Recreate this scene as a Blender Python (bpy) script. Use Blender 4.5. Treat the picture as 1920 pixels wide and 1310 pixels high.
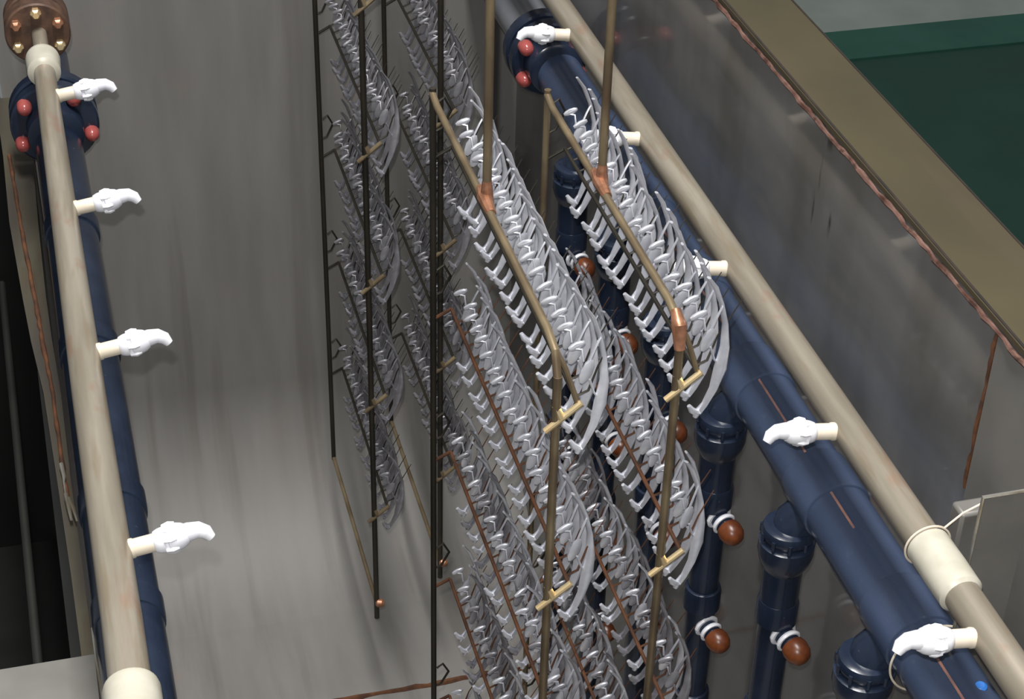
import bpy, bmesh, math, random
from mathutils import Vector, Matrix, noise
random.seed(7)
PI = math.pi
S = bpy.context.scene
for o in list(bpy.data.objects): bpy.data.objects.remove(o)
C = S.collection
Z0 = 2.2                       # tank floor is z = 0, the lens is 2.2 m above it

# ------------------------------------------------------------------ camera
F = 3383.65
ex = Vector((0.96597159, -0.12875174, 0.22432539))
ey = Vector((-0.25756159, -0.55824435, 0.78868579))
ez = Vector((0.02368371, -0.81962567, -0.57240968))
right = Vector((ex[0], ey[0], ez[0])); down = Vector((ex[1], ey[1], ez[1])); fwd = Vector((ex[2], ey[2], ez[2]))
cd = bpy.data.cameras.new('camera'); cam = bpy.data.objects.new('camera', cd); C.objects.link(cam)
cd.sensor_width = 36; cd.sensor_fit = 'HORIZONTAL'; cd.lens = F / 1920 * 36; cd.clip_start = .02; cd.clip_end = 60
m = Matrix((right, -down, -fwd)).transposed().to_4x4(); m.translation = Vector((0, 0, Z0)); cam.matrix_world = m
S.camera = cam

# ------------------------------------------------------------------ world, lights, exposure
S.view_settings.view_transform = 'Standard'; S.view_settings.look = 'None'
S.view_settings.gamma = 1; S.view_settings.use_curve_mapping = False
S.view_settings.exposure = 0.0
w = bpy.data.worlds.new('hall'); S.world = w; w.use_nodes = True
bg = w.node_tree.nodes['Background']; bg.inputs[0].default_value = (.80, .84, .86, 1); bg.inputs[1].default_value = .22

def area(name, loc, sx, sy, e, col=(1, 1, 1), rot=(0, 0, 0)):
    l = bpy.data.lights.new(name, 'AREA'); l.shape = 'RECTANGLE'; l.size = sx; l.size_y = sy; l.energy = e; l.color = col
    o = bpy.data.objects.new(name, l); o.location = loc; o.rotation_euler = rot; C.objects.link(o); return o
area('hall_lamp', (0.25, 1.3, Z0 + 2.6), .5, 2.2, 205, (1, .98, .95))
fl = bpy.data.lights.new('camera_flash', 'POINT'); fl.energy = 70; fl.shadow_soft_size = .006; fl.color = (1, .97, .94)
fo = bpy.data.objects.new('camera_flash', fl); fo.location = Vector((0, 0, Z0)) - down * .040 - right * .012; C.objects.link(fo)

# ------------------------------------------------------------------ materials
def nodes(name):
    m = bpy.data.materials.new(name); m.use_nodes = True
    nt = m.node_tree; return m, nt, nt.nodes['Principled BSDF']
def lin(c): return tuple(((x / 255) / 12.92 if x / 255 < .04045 else ((x / 255 + .055) / 1.055) ** 2.4) for x in c) + (1,)
def mat(name, a, b=None, rough=.5, metal=0., scale=(6, 6, 6), det=6, bump=0., lo=.35, hi=.65, extra=None, rv=.1):
    """two colours mixed by object-space noise"""
    m, nt, p = nodes(name); N = nt.nodes; L = nt.links
    p.inputs['Metallic'].default_value = metal; p.inputs['Roughness'].default_value = rough
    b = b or a
    tc = N.new('ShaderNodeTexCoord'); mp = N.new('ShaderNodeMapping'); mp.inputs['Scale'].default_value = scale
    L.new(tc.outputs['Object'], mp.inputs[0])
    nz = N.new('ShaderNodeTexNoise'); nz.inputs['Scale'].default_value = 1; nz.inputs['Detail'].default_value = det
    L.new(mp.outputs[0], nz.inputs['Vector'])
    r = N.new('ShaderNodeMapRange'); r.inputs[1].default_value = lo; r.inputs[2].default_value = hi
    L.new(nz.outputs[0], r.inputs[0])
    mx = N.new('ShaderNodeMix'); mx.data_type = 'RGBA'; mx.inputs[6].default_value = lin(a); mx.inputs[7].default_value = lin(b)
    L.new(r.outputs[0], mx.inputs[0])
    out = mx.outputs[2]
    if extra: out = extra(nt, tc, out)
    L.new(out, p.inputs['Base Color'])
    rr = N.new('ShaderNodeMapRange'); rr.inputs[3].default_value = max(.03, rough - rv); rr.inputs[4].default_value = min(1, rough + rv)
    L.new(nz.outputs[0], rr.inputs[0]); L.new(rr.outputs[0], p.inputs['Roughness'])
    if bump:
        bp = N.new('ShaderNodeBump'); bp.inputs['Strength'].default_value = bump; bp.inputs['Distance'].default_value = .002
        L.new(nz.outputs[0], bp.inputs['Height']); L.new(bp.outputs[0], p.inputs['Normal'])
    return m
def layer(col, scale, lo, hi, amount=1., det=4, spots=None):
    """an extra stain colour laid over by another noise, or in given ellipses (centre, radii)"""
    def f(nt, tc, out):
        N = nt.nodes; L = nt.links
        mp = N.new('ShaderNodeMapping'); mp.inputs['Scale'].default_value = scale; L.new(tc.outputs['Object'], mp.inputs[0])
        nz = N.new('ShaderNodeTexNoise'); nz.inputs['Scale'].default_value = 1; nz.inputs['Detail'].default_value = det
        L.new(mp.outputs[0], nz.inputs['Vector'])
        r = N.new('ShaderNodeMapRange'); r.inputs[1].default_value = lo; r.inputs[2].default_value = hi; r.inputs[4].default_value = amount
        L.new(nz.outputs[0], r.inputs[0]); fac = r.outputs[0]
        if spots:
            tot = None
            for c, rad in spots:
                s = N.new('ShaderNodeVectorMath'); s.operation = 'SUBTRACT'; s.inputs[1].default_value = c; L.new(tc.outputs['Object'], s.inputs[0])
                d = N.new('ShaderNodeVectorMath'); d.operation = 'DIVIDE'; d.inputs[1].default_value = rad; L.new(s.outputs[0], d.inputs[0])
                ln = N.new('ShaderNodeVectorMath'); ln.operation = 'LENGTH'; L.new(d.outputs[0], ln.inputs[0])
                q = N.new('ShaderNodeMapRange'); q.inputs[1].default_value = 1; q.inputs[2].default_value = .3; L.new(ln.outputs['Value'], q.inputs[0])
                if tot is None: tot = q.outputs[0]
                else:
                    a = N.new('ShaderNodeMath'); a.operation = 'MAXIMUM'; L.new(tot, a.inputs[0]); L.new(q.outputs[0], a.inputs[1]); tot = a.outputs[0]
            mu = N.new('ShaderNodeMath'); mu.operation = 'MULTIPLY'; L.new(tot, mu.inputs[0]); L.new(fac, mu.inputs[1]); fac = mu.outputs[0]
        mx = N.new('ShaderNodeMix'); mx.data_type = 'RGBA'; mx.inputs[7].default_value = lin(col)
        L.new(fac, mx.inputs[0]); L.new(out, mx.inputs[6]); return mx.outputs[2]
    return f
def chain(*fs):
    def f(nt, tc, out):
        for g in fs: out = g(nt, tc, out)
        return out
    return f

M = {}
M['end_steel'] = mat('brushed_steel_end_wall', (122, 120, 117), (134, 132, 129), .62, .10, (22, 4, 3), 8, .03, .3, .7,
                     chain(layer((96, 92, 86), (26, 2, 1.2), .55, .72, .45, 3), layer((150, 128, 120), (7, 7, 7), .62, .75, .25)))
M['floor_steel'] = mat('tank_floor_steel', (168, 158, 152), (186, 178, 172), .42, .25, (20, 5, 5), 8, .03, .3, .7,
                       chain(layer((120, 112, 105), (30, 6, 6), .58, .75, .4), layer((170, 140, 130), (5, 5, 5), .6, .72, .3)))
M['side_steel'] = mat('brushed_steel_side_wall', (118, 119, 121), (136, 135, 133), .36, .35, (5, 9, 26), 7, .10, .3, .7,
                      chain(layer((88, 84, 74), (3, 9, 3), .5, .7, .5),
                            layer((28, 24, 20), (60, 70, 14), .38, .5, .9, 3, [((0.74, 1.470, Z0 - .898), (.02, .0036, .024)), ((0.74, 1.479, Z0 - .944), (.02, .0055, .022)), ((0.74, 1.436, Z0 - .941), (.02, .005, .018)), ((0.74, 1.46, Z0 - .855), (.02, .013, .014))])))
_p = M['side_steel'].node_tree.nodes['Principled BSDF']; _p.inputs['Coat Weight'].default_value = .55; _p.inputs['Coat Roughness'].default_value = .07
M['olive'] = mat('olive_steel_rim', (74, 68, 54), (88, 81, 58), .50, .40, (4, 3, 4), 5, .0, .3, .7, layer((92, 80, 66), (20, 2, 20), .5, .7, .5))
M['rust'] = mat('rusty_weld', (74, 46, 36), (122, 92, 82), .7, .2, (60, 38, 60), 6, .5, .35, .6, layer((50, 30, 20), (90, 60, 90), .55, .65, .8))
M['rust_dark'] = mat('dark_rust', (70, 44, 30), (104, 66, 40), .8, .1, (60, 40, 60), 6, .4)
M['grime'] = mat('dark_joint', (30, 26, 22), (48, 38, 30), .8, .1, (40, 30, 40))
M['header'] = mat('stained_cream_pipe', (138, 130, 116), (160, 152, 138), .34, .30, (60, 5, 60), 7, .06, .35, .65,
                  chain(layer((132, 118, 96), (90, 9, 90), .52, .68, .6), layer((150, 112, 92), (40, 16, 40), .62, .72, .45)))
M['collar'] = mat('pale_coupling', (188, 184, 168), (206, 202, 188), .35, .1, (30, 30, 30))
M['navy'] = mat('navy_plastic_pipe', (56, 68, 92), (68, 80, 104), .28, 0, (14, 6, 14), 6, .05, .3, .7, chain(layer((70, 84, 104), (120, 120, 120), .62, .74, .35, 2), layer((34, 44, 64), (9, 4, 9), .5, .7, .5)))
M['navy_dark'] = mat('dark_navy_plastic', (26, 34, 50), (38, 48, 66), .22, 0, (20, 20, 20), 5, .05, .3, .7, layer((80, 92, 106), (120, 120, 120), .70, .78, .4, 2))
M['print'] = mat('faded_orange_print', (176, 128, 112), (136, 104, 100), .6, 0, (100, 60, 100))
M['red'] = mat('red_bolt_cap', (176, 92, 88), (150, 70, 68), .2, 0)
M['orange'] = mat('orange_brown_nozzle_cap', (118, 64, 34), (78, 40, 24), .32, 0, (60, 60, 60))
M['white'] = mat('white_plastic', (236, 236, 240), (226, 228, 236), .35, 0, (30, 30, 30))
M['cream'] = mat('cream_plastic', (224, 212, 196), (206, 196, 176), .35, 0, (30, 30, 30))
M['gold'] = mat('bronze_rack_wire', (150, 134, 106), (112, 98, 78), .34, .45, (40, 12, 12), 5, .1, .35, .6, layer((84, 62, 46), (20, 14, 14), .5, .7, .5))
M['brass'] = mat('bright_brass', (250, 228, 180), (232, 200, 150), .34, .7, (40, 40, 40))
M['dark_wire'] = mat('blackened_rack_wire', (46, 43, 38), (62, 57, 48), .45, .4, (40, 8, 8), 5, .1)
M['copper'] = mat('copper_joint', (184, 132, 104), (138, 96, 72), .4, .5, (90, 90, 90), 5, .3)
M['zinc'] = mat('pale_zinc_part', (236, 238, 246), (204, 206, 216), .36, .55, (50, 50, 50), 4, .05)
M['zinc_dimmed'] = mat('dimmed_zinc_part', (176, 176, 184), (138, 136, 140), .40, .55, (50, 50, 50), 4, .05, .35, .65, layer((140, 112, 88), (40, 40, 40), .6, .7, .5))  # zinc with the far racks' weaker flash put into its colour, plus brown stains
M['green'] = mat('green_painted_floor', (6, 44, 34), (8, 52, 40), .55, 0, (5, 5, 5), 6, 0, .3, .7, layer((16, 56, 46), (1.5, 1.5, 1.5), .6, .8, .3))
M['green_edge'] = mat('worn_green_paint', (18, 66, 54), (28, 74, 62), .6, 0, (8, 8, 8))
M['pale'] = mat('pale_concrete', (118, 126, 120), (128, 136, 130), .7, 0, (6, 6, 6))
M['rodgrey'] = mat('dim_rod_steel', (34, 35, 33), (42, 42, 39), .6, .2)
M['strip'] = mat('worn_olive_steel', (72, 68, 63), (86, 82, 68), .5, .3, (30, 4, 30), 6, .05, .35, .65, layer((74, 62, 52), (60, 8, 60), .52, .68, .7))
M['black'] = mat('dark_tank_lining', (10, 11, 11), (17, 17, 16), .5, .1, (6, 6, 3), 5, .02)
M['shelf'] = mat('dull_grey_plate', (118, 116, 112), (132, 130, 126), .5, .35, (10, 10, 10), 6, .04)
M['flange'] = mat('corroded_brown_flange', (74, 56, 48), (104, 78, 62), .55, .3, (60, 60, 60), 6, .3)
M['bright'] = mat('bright_steel_edge', (200, 198, 190), (150, 140, 120), .3, .7, (40, 20, 40))
M['yellow'] = mat('yellow_plastic', (176, 160, 60), (150, 140, 60), .4, 0)
M['blue'] = mat('blue_plastic', (50, 120, 200), (40, 100, 180), .4, 0)

# ------------------------------------------------------------------ mesh helpers (world coordinates, z from the lens)
def V(x, y, z): return Vector((x, y, z + Z0))
def frame(d):
    d = d.normalized(); u = d.cross(Vector((0, 0, 1)))
    if u.length < .05: u = d.cross(Vector((1, 0, 0)))
    u.normalize(); return u, d.cross(u).normalized() * -1
def tube(bm, pts, rad, n=12, cap=True, mi=0):
    if not hasattr(rad, '__len__'): rad = [rad] * len(pts)
    rings = []; u = None
    for i, p in enumerate(pts):
        a = pts[max(0, i - 1)]; b = pts[min(len(pts) - 1, i + 1)]; d = (b - a).normalized()
        if u is None: u, v = frame(d)
        else:
            u = (u - d * u.dot(d)).normalized(); v = d.cross(u)
        v = d.cross(u).normalized()
        rings.append([bm.verts.new(p + (u * math.cos(2 * PI * k / n) + v * math.sin(2 * PI * k / n)) * rad[i]) for k in range(n)])
    fs = []
    for a, b in zip(rings, rings[1:]):
        for k in range(n): fs.append(bm.faces.new((a[k], a[(k + 1) % n], b[(k + 1) % n], b[k])))
    if cap: fs.append(bm.faces.new(rings[0][::-1])); fs.append(bm.faces.new(rings[-1]))
    for f in fs: f.material_index = mi; f.smooth = len(f.verts) == 4
def lathe(bm, base, axis, prof, n=24, mi=0):
    """prof: (distance along the axis, radius)"""
    d = axis.normalized(); u, v = frame(d); v = d.cross(u)
    rings = [[bm.verts.new(base + d * t + (u * math.cos(2 * PI * k / n) + v * math.sin(2 * PI * k / n)) * max(r, 1e-5)) for k in range(n)] for t, r in prof]
    for a, b in zip(rings, rings[1:]):
        for k in range(n):
            f = bm.faces.new((a[k], a[(k + 1) % n], b[(k + 1) % n], b[k])); f.material_index = mi; f.smooth = True
    for r in (rings[0][::-1], rings[-1]): bm.faces.new(r).material_index = mi
def box(bm, a, b, mi=0):
    x0, y0, z0 = a; x1, y1, z1 = b
    v = [bm.verts.new(V(x, y, z)) for z in (z0, z1) for (x, y) in ((x0, y0), (x1, y0), (x1, y1), (x0, y1))]
    for q in ((3, 2, 1, 0), (4, 5, 6, 7), (0, 1, 5, 4), (1, 2, 6, 5), (2, 3, 7, 6), (3, 0, 4, 7)):
        bm.faces.new([v[i] for i in q]).material_index = mi
def quadprism(bm, pts, t):
    """closed polygon prism: pts lower ring, t offset vector"""
    a = [bm.verts.new(p) for p in pts]; b = [bm.verts.new(p + t) for p in pts]; n = len(pts)
    bm.faces.new(a[::-1]); bm.faces.new(b)
    for i in range(n): bm.faces.new((a[i], a[(i + 1) % n], b[(i + 1) % n], b[i]))
def wloc(o):
    v = Vector((0, 0, 0))
    while o: v = v + o.location; o = o.parent
    return v
def obj(name, bm, mats, parent=None, loc=None, bevel=0, sharp=35):
    me = bpy.data.meshes.new(name)
    base = wloc(parent) if parent else Vector((0, 0, 0))
    own = Vector((0, 0, 0)) if loc is None else Vector(loc) - base
    bmesh.ops.recalc_face_normals(bm, faces=bm.faces)
    for v in bm.verts: v.co -= base + own
    bm.to_mesh(me); bm.free()
    for m_ in (mats if isinstance(mats, (list, tuple)) else [mats]): me.materials.append(m_)
    try: me.set_sharp_from_angle(angle=math.radians(sharp))
    except Exception: pass
    o = bpy.data.objects.new(name, me); C.objects.link(o); o.parent = parent; o.location = own
    if bevel:
        b = o.modifiers.new('bevel', 'BEVEL'); b.width = bevel; b.segments = 2; b.limit_method = 'ANGLE'
    return o
def thing(name, label, cat, loc, group=None):
    o = bpy.data.objects.new(name, None); C.objects.link(o); o.location = loc; o.empty_display_size = .02
    o['label'] = label; o['category'] = cat
    if group: o['group'] = group
    return o
def tag(o, label, cat, group=None):
    o['label'] = label; o['category'] = cat
    if group: o['group'] = group
    return o
def struct(name, bm, m_, label=None):
    o = obj(name, bm, m_); o['kind'] = 'structure'
    if label: o['label'] = label; o['category'] = name.split('_')[0].split('.')[0]
    return o
def B(): return bmesh.new()

# ------------------------------------------------------------------ the setting
FL = -2.2; YE = 2.62; XR = .74; LIP = -.8435
# tank floor running up into the end wall with a rolled corner, one steel sheet each side of the fold
bm = B(); box(bm, (-.085, .3, FL - .01), (XR, YE - .30, FL)); struct('floor', bm, M['end_steel'], 'bright steel floor of the rinse tank')
bm = B(); prev = None; R_ = .30; prof = [(YE - R_ + R_ * math.sin(a), FL + R_ - R_ * math.cos(a)) for a in [PI / 2 * i / 16 for i in range(17)]] + [(YE, LIP)]
for (y, z) in prof:
    cur = (bm.verts.new(V(-.085, y, z)), bm.verts.new(V(XR, y, z)))
    cur2 = (bm.verts.new(V(-.085, y + .006, z - .006)), bm.verts.new(V(XR, y + .006, z - .006)))
    if prev:
        bm.faces.new((prev[0], prev[1], cur[1], cur[0])).smooth = True
        bm.faces.new((prev2[0], cur2[0], cur2[1], prev2[1]))
    prev, prev2 = cur, cur2
struct('wall_end', bm, M['end_steel'], 'tall grey brushed steel end wall of the tank')
bm = B(); box(bm, (XR, .3, FL), (XR + .006, YE, LIP - .002)); struct('wall_right', bm, M['side_steel'], 'brushed steel right wall of the tank under the olive rim')
# divider on the left with its flat top edge
LE = [(-.096, YE), (-.0905, 2.43), (-.0888, 2.239), (-.0792, 2.04), (-.0735, 1.94), (-.0640, 1.825), (-.0581, 1.657), (-.0530, 1.49), (-.0506, 1.37), (-.0500, .3)]
RE = [(-.0370, .3), (-.0385, 1.366), (-.0403, 1.49), (-.0430, 1.655), (-.0440, 1.82), (-.0480, 1.94), (-.0500, 2.04), (-.0505, 2.23), (-.0490, 2.42), (-.0470, YE)]
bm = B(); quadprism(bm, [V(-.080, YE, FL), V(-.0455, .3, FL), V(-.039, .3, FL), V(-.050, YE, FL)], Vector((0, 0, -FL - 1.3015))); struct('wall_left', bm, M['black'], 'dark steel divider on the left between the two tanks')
bm = B(); quadprism(bm, [V(x, y, -1.300) for x, y in LE + RE], Vector((0, 0, .003))); struct('trim_2', bm, M['strip'], 'flat worn top edge of the left divider')
RL = [(-.0815, 2.43), (-.0735, 2.229), (-.0640, 2.035), (-.0595, 1.935), (-.0530, 1.818), (-.0500, 1.651), (-.0480, 1.60)]
pts = []
for (x0, y0), (x1, y1) in zip(RL, RL[1:]):
    for k in range(8): t = k / 8; pts.append(V(x0 + (x1 - x0) * t + random.uniform(-.0006, .0006), y0 + (y1 - y0) * t, -1.2968))
bm = B(); tube(bm, pts, [random.uniform(.0022, .0036) for _ in pts], 6)
struct('trim_3', bm, M['rust_dark'], 'rusty weld running along the left divider')
# left neighbour tank: deep and dark
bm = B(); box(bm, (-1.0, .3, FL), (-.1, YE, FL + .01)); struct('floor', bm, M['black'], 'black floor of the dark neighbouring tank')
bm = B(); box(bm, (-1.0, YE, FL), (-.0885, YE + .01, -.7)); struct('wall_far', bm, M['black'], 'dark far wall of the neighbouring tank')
# rim of the right wall: flat olive flange with a turned down outer edge
bm = B()
box(bm, (XR - .002, .3, LIP), (XR + .076, YE, LIP + .005)); box(bm, (XR + .071, .3, LIP - .045), (XR + .076, YE, LIP - .0002))
o = struct('trim_1', bm, M['olive'], 'flat olive steel rim along the right wall of the tank')
bm = B(); ys = [.5 + i * .012 for i in range(176)]
pts = [V(XR - .003 + random.uniform(-.0012, .0008), y, LIP - .004 + random.uniform(-.0012, .0008)) for y in ys]
tube(bm, pts, [random.uniform(.0018, .0032) for _ in pts], 6); struct('trim_4', bm, M['rust'], 'rusty weld bead under the olive rim')
bm = B(); tube(bm, [V(XR + .076, .3, LIP + .0045), V(XR + .076, YE, LIP + .0045)], .0016, 6); struct('trim_5', bm, M['grime'], 'dark outer edge of the olive rim')
bm = B(); tube(bm, [V(XR + .0005, .3, LIP + .004), V(XR + .0005, YE, LIP + .004)], .0022, 6); struct('trim_6', bm, M['grime'], 'dark inner fold of the olive rim')
# vertical weld on the right wall
bm = B(); zs = [LIP - .006 - i * .008 for i in range(22)]
tube(bm, [V(XR - .001, 1.103 + random.uniform(-.0012, .0012), z) for z in zs], [random.uniform(.0018, .0032) for _ in zs], 6)
struct('trim_7', bm, M['rust_dark'], 'rusty vertical weld on the right wall')
bm = B(); box(bm, (XR - .003, .70, -1.6), (XR - .0005, 1.098, LIP - .006)); struct('trim_8', bm, M['shelf'], 'steel panel right of the vertical weld')
# weld across the tank floor
bm = B(); xs = [.25 + i * .02 for i in range(24)]
tube(bm, [V(x, 2.112 + random.uniform(-.002, .002), FL + .001) for x in xs], [random.uniform(.003, .006) for _ in xs], 6)
struct('trim_9', bm, M['rust_dark'], 'rusty weld across the tank floor')
# outside the tank: green painted floor, worn step edge, pale floor beyond
bm = B(); box(bm, (XR + .10, -.5, -2.03), (9, 3.80, -2.0)); struct('floor', bm, M['green'], 'dark green painted floor outside the tank')
bm = B(); box(bm, (XR + .10, 3.80, -2.03), (9, 3.96, -1.996)); struct('floor', bm, M['green_edge'], 'lighter worn band of green floor')
bm = B(); quadprism(bm, [V(XR + .1, 3.96, -2.03), V(9, 3.96, -2.03), V(9, 9, -2.03), V(XR + .1, 9, -2.03)], Vector((0, 0, .03))); struct('floor', bm, M['pale'], 'pale concrete floor beyond the green')

# ------------------------------------------------------------------ spray nozzles
def nozzle(parent, root, s, k):
    """white fan nozzle on a short stub; s = +1 points right, -1 left"""
    d = Vector((s, 0, .15)).normalized()
    bm = B(); lathe(bm, root, d, [(0, .0086), (.004, .0086), (.005, .0078), (.026, .0078)], 16)
    nz = obj('spray_nozzle', bm, M['cream'], parent, root, sharp=50)
    bm = B()
    lathe(bm, root, d, [(.021, .0070), (.022, .0092), (.026, .0106), (.030, .0112), (.031, .0096), (.033, .0096), (.034, .0120), (.041, .0118), (.046, .0104), (.050, .0080)], 20)
    u, v = frame(d); v = d.cross(u)
    for j in range(7):                                           # grip lugs of the union nut
        a = 2 * PI * j / 7 + .3 * k; q = root + d * .036 + (u * math.cos(a) + v * math.sin(a)) * .0108
        tube(bm, [q - d * .006, q, q + d * .005], [.0020, .0034, .0020], 6)
    obj('union_nut', bm, M['white'], nz, sharp=50)
    bm = B(); e = root + d * .043; dn = Vector((0, -.35, -1)).normalized()
    tube(bm, [e, e + d * .008 + Vector((0, 0, .0016)), e + d * .016 + Vector((0, 0, .001)), e + d * .022 + dn * .003, e + d * .026 + dn * .009], [.0085, .0080, .0070, .0062, .0042], 12)
    obj('fan_tip', bm, M['white'], nz, sharp=60)

# left header
A = thing('spray_pipe', 'cream spray pipe on the left with white nozzles pointing right', 'pipe', V(0, 1.3, -1), 'spray pipes with white nozzles')
bm = B(); tube(bm, [V(-.004, .55, -1), V(-.0055, 1.09, -1), V(-.0090, 1.40, -1), V(-.0138, 2.112, -1)], [.0166, .0163, .0155, .0128], 32); obj('pipe_body', bm, M['header'], A)
bm = B(); tube(bm, [V(-.0138, 2.112, -1), V(-.017, YE, -1)], .0095, 24); obj('narrow_pipe', bm, M['header'], A)
bm = B(); lathe(bm, V(-.0138, 2.075, -1), Vector((0, 1, 0)), [(0, .0128), (.004, .0200), (.036, .0212), (.042, .0205), (.056, .0098)], 32); obj('coupling', bm, M['collar'], A)
bm = B(); lathe(bm, V(-.005, .90, -1), Vector((0, 1, 0)), [(0, .0178), (.002, .0222), (.106, .0222), (.110, .0212), (.111, .0174)], 32); obj('coupling', bm, M['collar'], A)
bm = B()
for y0 in (2.190, 2.222): lathe(bm, V(-.016, y0, -1), Vector((0, 1, 0)), [(0, .014), (.001, .039), (.003, .041), (.025, .041), (.027, .039), (.028, .009)], 40)
fg = obj('flange', bm, M['flange'], A, V(-.016, 2.22, -1))
for j in range(6):
    a = 2 * PI * j / 6 + .5; bm = B(); q = V(-.016 + .030 * math.cos(a), 2.190, -1 + .030 * math.sin(a))
    lathe(bm, q, Vector((0, -1, 0)), [(-.001, .0068), (.007, .0068), (.009, .0048), (.012, .0040)], 6); obj('flange_bolt', bm, M['brass'] if j % 2 else M['copper'], fg)
for k, y in enumerate((.89, 1.170, 1.463, 1.740, 2.011)): 
    if y > 1: nozzle(A, V(-.0138 + .0083 * (2.04 - y) / .95 + .0105 + .0035 * (2.04 - y), y, -1.0), 1, k)
# right header
Bh = thing('spray_pipe', 'cream spray pipe along the right wall with white nozzles pointing left', 'pipe', V(.66, 1.3, -1), 'spray pipes with white nozzles')
bm = B(); tube(bm, [V(.66, .45, -1), V(.66, YE, -1)], .0155, 32); obj('pipe_body', bm, M['header'], Bh)
bm = B(); lathe(bm, V(.66, .955, -1), Vector((0, 1, 0)), [(0, .0160), (.003, .0190), (.030, .0194), (.064, .0190), (.067, .0160)], 32); obj('coupling', bm, M['collar'], Bh)
for k, y in enumerate((.909, 1.185, 1.470, 1.759, 2.046)): nozzle(Bh, V(.6465, y, -1.0), -1, k + 2)

# ------------------------------------------------------------------ navy pipework
def ring_loop(bm, c, ax, r, t, n=40, a0=0, a1=2 * PI):
    u, v = frame(ax); v = ax.cross(u)
    tube(bm, [c + (u * math.cos(a0 + (a1 - a0) * k / n) + v * math.sin(a0 + (a1 - a0) * k / n)) * r for k in range(n + 1)], t, 6)
def red_flange(parent, c, r, bolts, r0):
    bm = B()
    for y0 in (-.030, .004): lathe(bm, c + Vector((0, y0, 0)), Vector((0, 1, 0)), [(0, r0), (.002, r - .003), (.005, r), (.022, r), (.025, r - .003), (.026, r0)], 40)
    lathe(bm, c + Vector((0, -.062, 0)), Vector((0, 1, 0)), [(0, r0 + .001), (.003, r0 + .006), (.034, r0 + .008)], 40)
    fg = obj('flange', bm, M['navy_dark'], parent, c)
    for a in bolts:
        q = c + Vector((math.cos(a), 0, math.sin(a))) * (r - .010) + Vector((0, -.028, 0))
        bm = B(); lathe(bm, q, Vector((0, -1, 0)), [(-.002, .0105), (.006, .0105), (.012, .0098), (.017, .0070), (.019, .003), (.0195, .0001)], 20)
        obj('bolt_cap', bm, M['red'], fg)
PA = thing('supply_pipe', 'thick navy pipe lying under the left cream spray pipe', 'pipe', V(-.010, 1.4, -1.24), 'thick navy supply pipes')
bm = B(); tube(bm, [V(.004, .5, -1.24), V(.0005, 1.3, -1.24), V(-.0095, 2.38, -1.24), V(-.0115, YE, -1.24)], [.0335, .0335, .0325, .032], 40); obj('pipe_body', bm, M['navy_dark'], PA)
red_flange(PA, V(-.011, 2.40, -1.225), .062, (2.40, -2.72, -.30, .95), .0325)
for y in (1.335, 1.505, 1.80, 2.08):
    bm = B(); lathe(bm, V(.0005 - .0093 * (y - 1.3), y, -1.24), Vector((0, 1, 0)), [(0, .0325), (.001, .0352), (.006, .0358), (.030, .0358), (.031, .0325)], 40); obj('coupling', bm, M['navy_dark'], PA)

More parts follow.
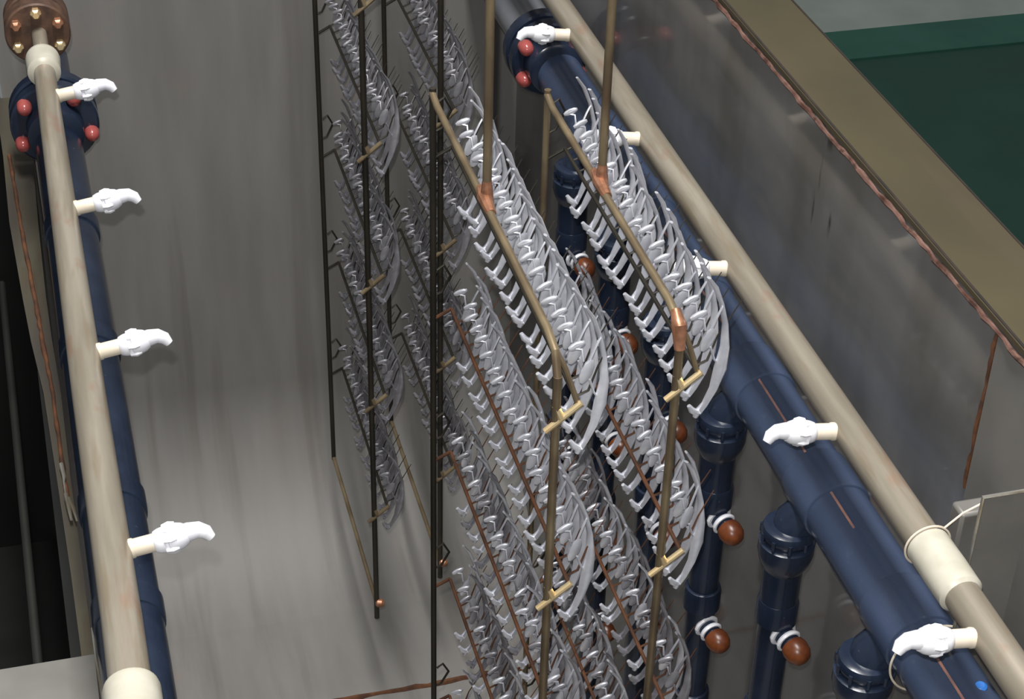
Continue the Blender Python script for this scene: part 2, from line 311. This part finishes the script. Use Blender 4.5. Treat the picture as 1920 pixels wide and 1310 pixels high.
PX, PZ = .681, -1.13
PB = thing('supply_manifold', 'thick navy manifold pipe on the right with downward risers and orange-capped nozzles', 'pipe', V(PX, 1.4, PZ), 'thick navy supply pipes')
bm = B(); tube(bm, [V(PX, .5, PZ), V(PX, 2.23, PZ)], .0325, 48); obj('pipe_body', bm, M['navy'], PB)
bm = B(); tube(bm, [V(PX, 2.25, PZ), V(PX, YE, PZ)], .036, 40); obj('grey_pipe', bm, mat('grey_plastic_pipe', (120, 122, 128), (96, 98, 104), .25, 0, (10, 6, 10)), PB)
red_flange(PB, V(.676, 2.25, -1.122), .0555, (2.55, -2.62, -.45, .60), .0325)
ris_y = [.875, 1.062, 1.250, 1.440, 1.627, 1.814, 2.000]
for y in ris_y:
    bm = B(); lathe(bm, V(PX, y - .034, PZ), Vector((0, 1, 0)), [(0, .0320), (.0015, .0345), (.004, .0352), (.058, .0352), (.0605, .0345), (.062, .0320)], 48)
    obj('coupling', bm, M['navy'], PB)
    rx = .648; c = V(rx, y, PZ)
    bm = B(); top = V(PX - .008, y, PZ - .018)
    tube(bm, [top, V(rx + .006, y, PZ - .034), V(rx, y, PZ - .055), V(rx, y, PZ - .14)], [.022, .022, .0205, .0200], 24)
    tube(bm, [V(rx, y, PZ - .135), V(rx, y, FL + .02)], .0175, 24)
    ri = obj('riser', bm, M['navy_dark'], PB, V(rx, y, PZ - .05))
    bm = B()
    lathe(bm, V(rx, y, -1.165), Vector((0, 0, -1)), [(0, .0200), (.002, .0255), (.008, .0275), (.014, .0262), (.016, .0240), (.019, .0240), (.021, .0285), (.034, .0285), (.044, .0262), (.054, .0215), (.057, .0195)], 32)
    for j in range(10):
        a = 2 * PI * j / 10; q = V(rx + .0268 * math.cos(a), y + .0268 * math.sin(a), -1.172); tube(bm, [q, q - Vector((0, 0, .010))], .0022, 6)
    obj('union_nut', bm, M['navy_dark'], ri, sharp=50)
    for zc in (-1.262, -1.415, -1.580):
        bm = B(); lathe(bm, V(rx, y, zc), Vector((0, 0, -1)), [(0, .0175), (.001, .0205), (.006, .0218), (.030, .0218), (.032, .0178)], 28); obj('joint_ring', bm, M['navy_dark'], ri)
    for zn in (-1.300, -1.465, -1.63, -1.80):
        d = Vector((.22, -1, -.12)).normalized(); q = V(rx, y, zn) + d * .012
        bm = B(); lathe(bm, q, d, [(0, .011), (.016, .011), (.017, .0085), (.020, .0085)], 20)
        lathe(bm, q + d * .0185, d, [(0, .0080), (.002, .0128), (.008, .0142), (.016, .0130), (.022, .0090), (.0245, .0045), (.025, .001)], 24, 1)
        nz = obj('side_nozzle', bm, [M['navy_dark'], M['orange']], ri, q, sharp=50)
        bm = B(); ring_loop(bm, q + d * .003, d, .0125, .0030, 28); ring_loop(bm, q + d * .0135, d, .0115, .0028, 28); obj('white_ring', bm, M['white'], nz)
# faded print along the top of the manifold
ang = math.radians(22)
for (y0, y1) in ((1.50, 1.71), (1.275, 1.405), (1.16, 1.215), (.90, .985)):
    bm = B(); n = 14
    for side in range(1):
        ring = []
        for i in range(n + 1):
            y = y0 + (y1 - y0) * i / n
            for a in (ang - .035, ang + .035): ring.append(bm.verts.new(V(PX - .0328 * math.sin(a), y, PZ + .0328 * math.cos(a))))
        for i in range(n): bm.faces.new((ring[2 * i], ring[2 * i + 1], ring[2 * i + 3], ring[2 * i + 2]))
    obj('printed_line', bm, M['print'], PB)
# thin wire looped round the manifold and the header
bm = B(); ring_loop(bm, V(PX, 1.012, PZ), Vector((0, 1, 0)), .0385, .0011, 48, .2, 5.4)
tag(obj('tie_wire', bm, M['cream'], None, V(PX, 1.012, PZ)), 'thin cream tie wire looped round the thick navy pipe at bottom right', 'wire')
bm = B(); ring_loop(bm, V(.66, 1.020, -1), Vector((0, 1, 0)), .0205, .0010, 40)
tube(bm, [V(.672, 1.020, -.984), V(.690, 1.024, -.974), V(.7235, 1.03, -.966)], .0010, 6)
tag(obj('tie_wire', bm, M['cream'], None, V(.66, 1.02, -1)), 'thin pale wire tying the right cream pipe to the wall bracket', 'wire')
# bracket plate behind the right header
br = thing('wall_bracket', 'grey sheet bracket standing off the right wall behind the cream pipe', 'bracket', V(.705, 1.0, -1.0))
bm = B(); box(bm, (.690, 1.000, -1.12), (XR - .002, 1.003, -.938)); obj('bracket_plate', bm, M['shelf'], br)
bm = B(); tube(bm, [V(.690, .9995, -1.12), V(.690, .9995, -.9375), V(XR - .002, .9995, -.9375)], .0011, 6); obj('bright_edge', bm, M['bright'], br)
bm = B(); box(bm, (.694, 1.030, -1.06), (XR - .002, 1.050, -.982)); tag(obj('mounting_block', bm, M['shelf'], None, V(.705, 1.055, -1.02), bevel=.003), 'small worn grey block against the right wall behind the bracket', 'block')
# bits at the lower right corner
vk = thing('valve_handle', 'yellow valve handle with a blue cap at the bottom right corner', 'valve', V(.706, .93, -1.09))
bm = B(); tube(bm, [V(.700, .948, -1.088), V(.716, .944, -1.080), V(.722, .920, -1.080)], [.006, .007, .006], 12); obj('handle', bm, M['yellow'], vk)
bm = B(); lathe(bm, V(.690, .944, -1.104), Vector((-.2, 0, 1)), [(0, .006), (.005, .006), (.007, .004)], 16); obj('cap', bm, M['blue'], vk)

# left neighbour tank furniture
bm = B(); tube(bm, [V(-.104, .9, -1.62), V(-.13, YE - .02, -1.62)], .006, 12)
tag(obj('steel_rod', bm, M['rodgrey'], None, V(-.13, 1.6, -1.62)), 'dim steel rod inside the dark tank at the left edge', 'rod')
bm = B(); quadprism(bm, [V(-.34, .8, -1.2965), V(-.0365, .8, -1.2965), V(-.0380, 1.362, -1.2965), V(-.34, 1.362, -1.2965)], Vector((0, 0, .003)))
tag(obj('cover_plate', bm, M['shelf'], None, V(-.15, 1.2, -1.295)), 'flat grey cover plate at the bottom left corner', 'plate')
bm = B(); tube(bm, [V(-.0372, 1.392, -1.286), V(-.0362, 1.350, -1.288), V(-.0335, 1.303, -1.288), V(-.031, 1.20, -1.288)], [.0012, .0018, .0026, .0026], 8)
tag(obj('edge_strip', bm, M['bright'], None, V(-.031, 1.3, -1.26)), 'bright bent steel strip beside the left navy pipe near the cover plate', 'strip')
bm = B(); tube(bm, [V(-.0500, 1.616, -1.288), V(-.0480, 1.592, -1.287), V(-.0465, 1.570, -1.288)], [.0022, .0024, .0016], 8)
tube(bm, [V(-.0468, 1.607, -1.287), V(-.0430, 1.585, -1.285), V(-.0408, 1.567, -1.288)], [.0018, .0022, .0012], 8)
tube(bm, [V(-.0515, 1.672, -1.289), V(-.0498, 1.650, -1.290), V(-.0505, 1.640, -1.290), V(-.0498, 1.612, -1.288)], [.0026, .0022, .0012, .0012], 8)
tag(obj('metal_clip', bm, M['bright'], None, V(-.046, 1.61, -1.285)), 'small shiny clip on the rusty edge of the left divider', 'clip')

# ------------------------------------------------------------------ plating racks and the parts hung on them
ROWS = [-.948, -1.160, -1.370, -1.578, -1.790]
TOP = -.887; BOT = -1.985; WR = .0040
def rack(x, yf, yb, label, front_mat, back_mat, wire_m, rail_m, ht_y, n, pitch, near, words):
    t = thing('plating_rack', label, 'rack', V(x, yf, TOP), 'wire plating racks hanging in the tank')
    bm = B(); tube(bm, [V(x - .0005, yb, TOP + .006), V(x, yb - .02, TOP), V(x, yf + .035, TOP), V(x, yf + .010, TOP - .006), V(x, yf, TOP - .028)], WR, 12); obj('top_rung', bm, wire_m, t)
    bm = B(); tube(bm, [V(x, yf, TOP - .026), V(x, yf, BOT - .03)], WR * 1.05, 12); obj('post', bm, front_mat, t)
    bm = B(); tube(bm, [V(x, yb, TOP + .012), V(x, yb, BOT)], WR * .95, 12); obj('post', bm, back_mat, t)
    bm = B(); tube(bm, [V(x, yb, BOT + .004), V(x, yf, BOT + .002)], WR * .85, 12); obj('bottom_rung', bm, M['gold'], t)
    bm = B(); tube(bm, [V(x, yf + .014, TOP - .004), V(x + .008, yf + .004, TOP - .022), V(x + .021, yf, -.950)], .0026, 8); obj('brace', bm, M['gold'], t)
    if near and x > .45:
        bm = B(); tube(bm, [V(x, yf + .018, TOP + .001), V(x, yf + .006, TOP - .008), V(x, yf, TOP - .030)], [.0045, .0074, .0050], 10); obj('post_joint', bm, M['copper'], t)
    bm = B(); lathe(bm, V(x + .004, yf - .004, BOT + .004), Vector((1, -.3, 0)), [(-.006, .004), (-.003, .007), (.004, .007), (.008, .004)], 12); obj('corner_weld', bm, M['copper'], t)
    bm = B(); tube(bm, [V(x + .003, ht_y, TOP + .002), V(x + .003, ht_y, TOP + .5), V(x + .003, ht_y, TOP + .93)], WR * 1.1, 14); obj('hanger_rod', bm, M['gold'] if near else M['dark_wire'], t)
    bm = B()
    tube(bm, [V(x + .002, ht_y + .022, TOP + .002), V(x + .001, ht_y, TOP + .003), V(x + .001, ht_y - .026, TOP)], [.004, .0075, .005], 10)
    tube(bm, [V(x + .003, ht_y, TOP), V(x + .003, ht_y, TOP + .022)], [.007, .0045], 10)
    obj('rod_joint', bm, M['copper'], t)
    for ri, z in enumerate(ROWS):
        if not (z / yb > -1.11 and z / yf < -.42): continue
        xr = x + .021; zr = z + .001
        bm = B()
        tube(bm, [V(x - .010, yf - .002, z - .022), V(x + .0225, yf - .002, z + .004)], WR * .80, 10)
        tube(bm, [V(x - .001, yf, z + .004), V(x + .004, yf - .002, z - .009)], [.0036, .0040], 8)
        obj('crossbar', bm, M['brass'] if near else M['gold'], t)
        bm = B(); tube(bm, [V(xr, yf, zr), V(xr, yb - .004, zr)], .0022, 8)
        tube(bm, [V(x, yb, z - .012), V(xr, yb - .003, zr)], .0022, 8)
        for i in range(n + 1):
            y = yf + .012 + i * pitch
            if y > yb: break
            j = random.uniform(-.004, .004)
            tube(bm, [V(xr, y, zr), V(xr + .012, y + .001, zr + .004), V(xr + .020, y + .001, zr + .030), V(xr + .037 + j, y + .002, zr + .062 + j)], [.0013, .0012, .0009, .0005], 5)
        obj('hook_rail', bm, M['dark_wire'] if ri == 0 else (M['rust_dark'] if near else rail_m), t)
        bm = B(); zh = z + .02
        tube(bm, [V(x, yb, zh), V(x + .010, yb, zh + .004), V(x + .020, yb - .002, zh + .026), V(x + .012, yb - .002, zh + .042), V(x + .004, yb - .002, zh + .036)], .0016, 6)
        obj('wire_hook', bm, M['dark_wire'], t)
    return t

def part_mesh(name, variant, material):
    """curved blade with a side lobe, hook loop and a two-pronged heel; origin where the rail carries it"""
    bm = B(); O = V(0, 0, 0) * 0
    r = random.Random(variant)
    sc = 1.04 + .05 * r.random()
    line = [(.0005, .092, .0014), (.0080, .080, .0021), (.0148, .062, .0020), (.0192, .042, .0024), (.0196, .020, .0038), (.0164, .000, .0054), (.0116, -.020, .0034), (.0054, -.037, .0022), (.0010, -.047, .0030)]
    th = .0021
    L_ = []
    for i, (x, z, wd) in enumerate(line):
        a = line[max(0, i - 1)]; b = line[min(len(line) - 1, i + 1)]
        d = Vector((b[0] - a[0], 0, b[1] - a[1])).normalized(); nrm = Vector((d.z, 0, -d.x))
        c = Vector((x * sc, .004 * math.sin(i * .8) , z * sc)); yv = Vector((0, 1, 0))
        ring = []
        for k in range(8):
            an = 2 * PI * k / 8
            ring.append(bm.verts.new(c + nrm * wd * sc * math.cos(an) * 1.0 + yv * th * 1.2 * math.sin(an) + yv * (.0016 * math.cos(an))))
        L_.append(ring)
    for a, b in zip(L_, L_[1:]):
        for k in range(8): bm.faces.new((a[k], a[(k + 1) % 8], b[(k + 1) % 8], b[k])).smooth = True
    bm.faces.new(L_[0]); bm.faces.new(L_[-1])
    def lobe(cx, cz, ax, az, rot, yy=0):
        rings = []; n = 10
        for t in (-.55, -.35, .35, .55):
            s = 1 if abs(t) < .5 else .84
            rings.append([bm.verts.new(Vector((cx * sc + (ax * s * math.cos(q) * math.cos(rot) - az * s * math.sin(q) * math.sin(rot)) * sc, yy + t * .0030, cz * sc + (ax * s * math.cos(q) * math.sin(rot) + az * s * math.sin(q) * math.cos(rot)) * sc))) for q in [2 * PI * k / n for k in range(n)]])
        for a, b in zip(rings, rings[1:]):
            for k in range(n): bm.faces.new((a[k], a[(k + 1) % n], b[(k + 1) % n], b[k])).smooth = True
        bm.faces.new(rings[0]); bm.faces.new(rings[-1])
    lobe(.0030, .032, .0050, .0122, -.38, -.0035)
    lobe(-.0052, .055, .0030, .0078, -1.15, .001)
    tube(bm, [Vector((.006, -.003, .043)) * sc, Vector((.011, -.001, .054)) * sc, Vector((.0145, .001, .060)) * sc], [.0013, .0012, .0011], 6)
    tube(bm, [Vector((.0060, -.0035, .024)) * sc, Vector((.0105, -.002, .010)) * sc, Vector((.0160, 0, .002)) * sc], [.0012, .0011, .0012], 6)
    tube(bm, [Vector((-.0080, .001, .053)) * sc, Vector((-.001, -.001, .052)) * sc, Vector((.000, -.0035, .042)) * sc], [.0012, .0011, .0012], 6)
    # heel with two prongs
    tube(bm, [Vector((.0005, 0, -.046)) * sc, Vector((-.0015, -.001, -.051)) * sc], [.0040, .0024], 8)
    tube(bm, [Vector((.0005, 0, -.047)) * sc, Vector((-.0050, -.001, -.0425)) * sc, Vector((-.0078, -.001, -.0375)) * sc], [.0036, .0034, .0020], 8)
    bmesh.ops.recalc_face_normals(bm, faces=bm.faces)
    me = bpy.data.meshes.new(name); bm.to_mesh(me); bm.free(); me.materials.append(material)
    me.set_sharp_from_angle(angle=math.radians(50)); return me
meshes = {True: [part_mesh('curved_part', v, M['zinc']) for v in range(4)], False: [part_mesh('curved_part', v + 9, M['zinc_dimmed']) for v in range(4)]}
ORD = ['frontmost', 'second', 'third', 'fourth', 'fifth', 'sixth', 'seventh', 'eighth', 'ninth', 'tenth', 'eleventh', 'twelfth', 'thirteenth', 'fourteenth', 'fifteenth', 'sixteenth', 'seventeenth', 'eighteenth']
RN = ['top', 'second', 'third', 'fourth', 'fifth']
count = 0
def fill(x, yf, n, pitch, near, words):
    global count
    for ri, z in enumerate(ROWS):
        for i in range(n):
            y = yf + .010 + i * pitch
            if (z - .055) / y < -1.125 and (z + .09) / y < -1.085: continue
            if (z - .055) / y > -.478: continue
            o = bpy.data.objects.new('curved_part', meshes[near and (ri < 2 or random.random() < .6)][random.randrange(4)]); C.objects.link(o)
            o.location = V(x + .021 + .0035 + random.uniform(-.0015, .0015), y + random.uniform(-.002, .002), z - .001 + random.uniform(-.003, .003))
            o.rotation_euler = (random.uniform(-.10, .10), random.uniform(-.05, .05), random.uniform(-.26, .12))
            if random.random() < .08: o.rotation_euler[2] += random.uniform(-.5, .5)
            where = '%s from front' % ORD[i] if i else 'frontmost'
            o['label'] = 'pale curved part, %s, %s row of the %s rack' % (where, RN[ri], words)
            o['category'] = 'metal part'; o['group'] = 'curved metal parts on the %s rack' % words; count += 1
RK = [(.385, 2.10, 2.48, 'tall dark wire rack hanging leftmost, deep in the tank, full of small parts', False, 'far left', 2.24, 14, .0262),
      (.505, 2.17, 2.56, 'dark wire rack behind the middle rack, second from the left', False, 'far right', 2.31, 14, .0262),
      (.386, 1.21, 1.695, 'bronze wire rack near the centre with gold crossbars and rows of pale parts', True, 'near left', 1.473, 18, .0245),
      (.505, 1.23, 1.665, 'bronze wire rack closest to the right cream pipe, rows of pale parts', True, 'near right', 1.480, 17, .0245)]
for x, yf, yb, lab, near, words, hy, n, pt in RK:
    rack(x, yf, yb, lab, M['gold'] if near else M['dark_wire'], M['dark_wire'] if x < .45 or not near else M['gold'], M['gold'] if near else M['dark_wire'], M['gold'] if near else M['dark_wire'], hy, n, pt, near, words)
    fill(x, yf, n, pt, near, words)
print('parts', count)
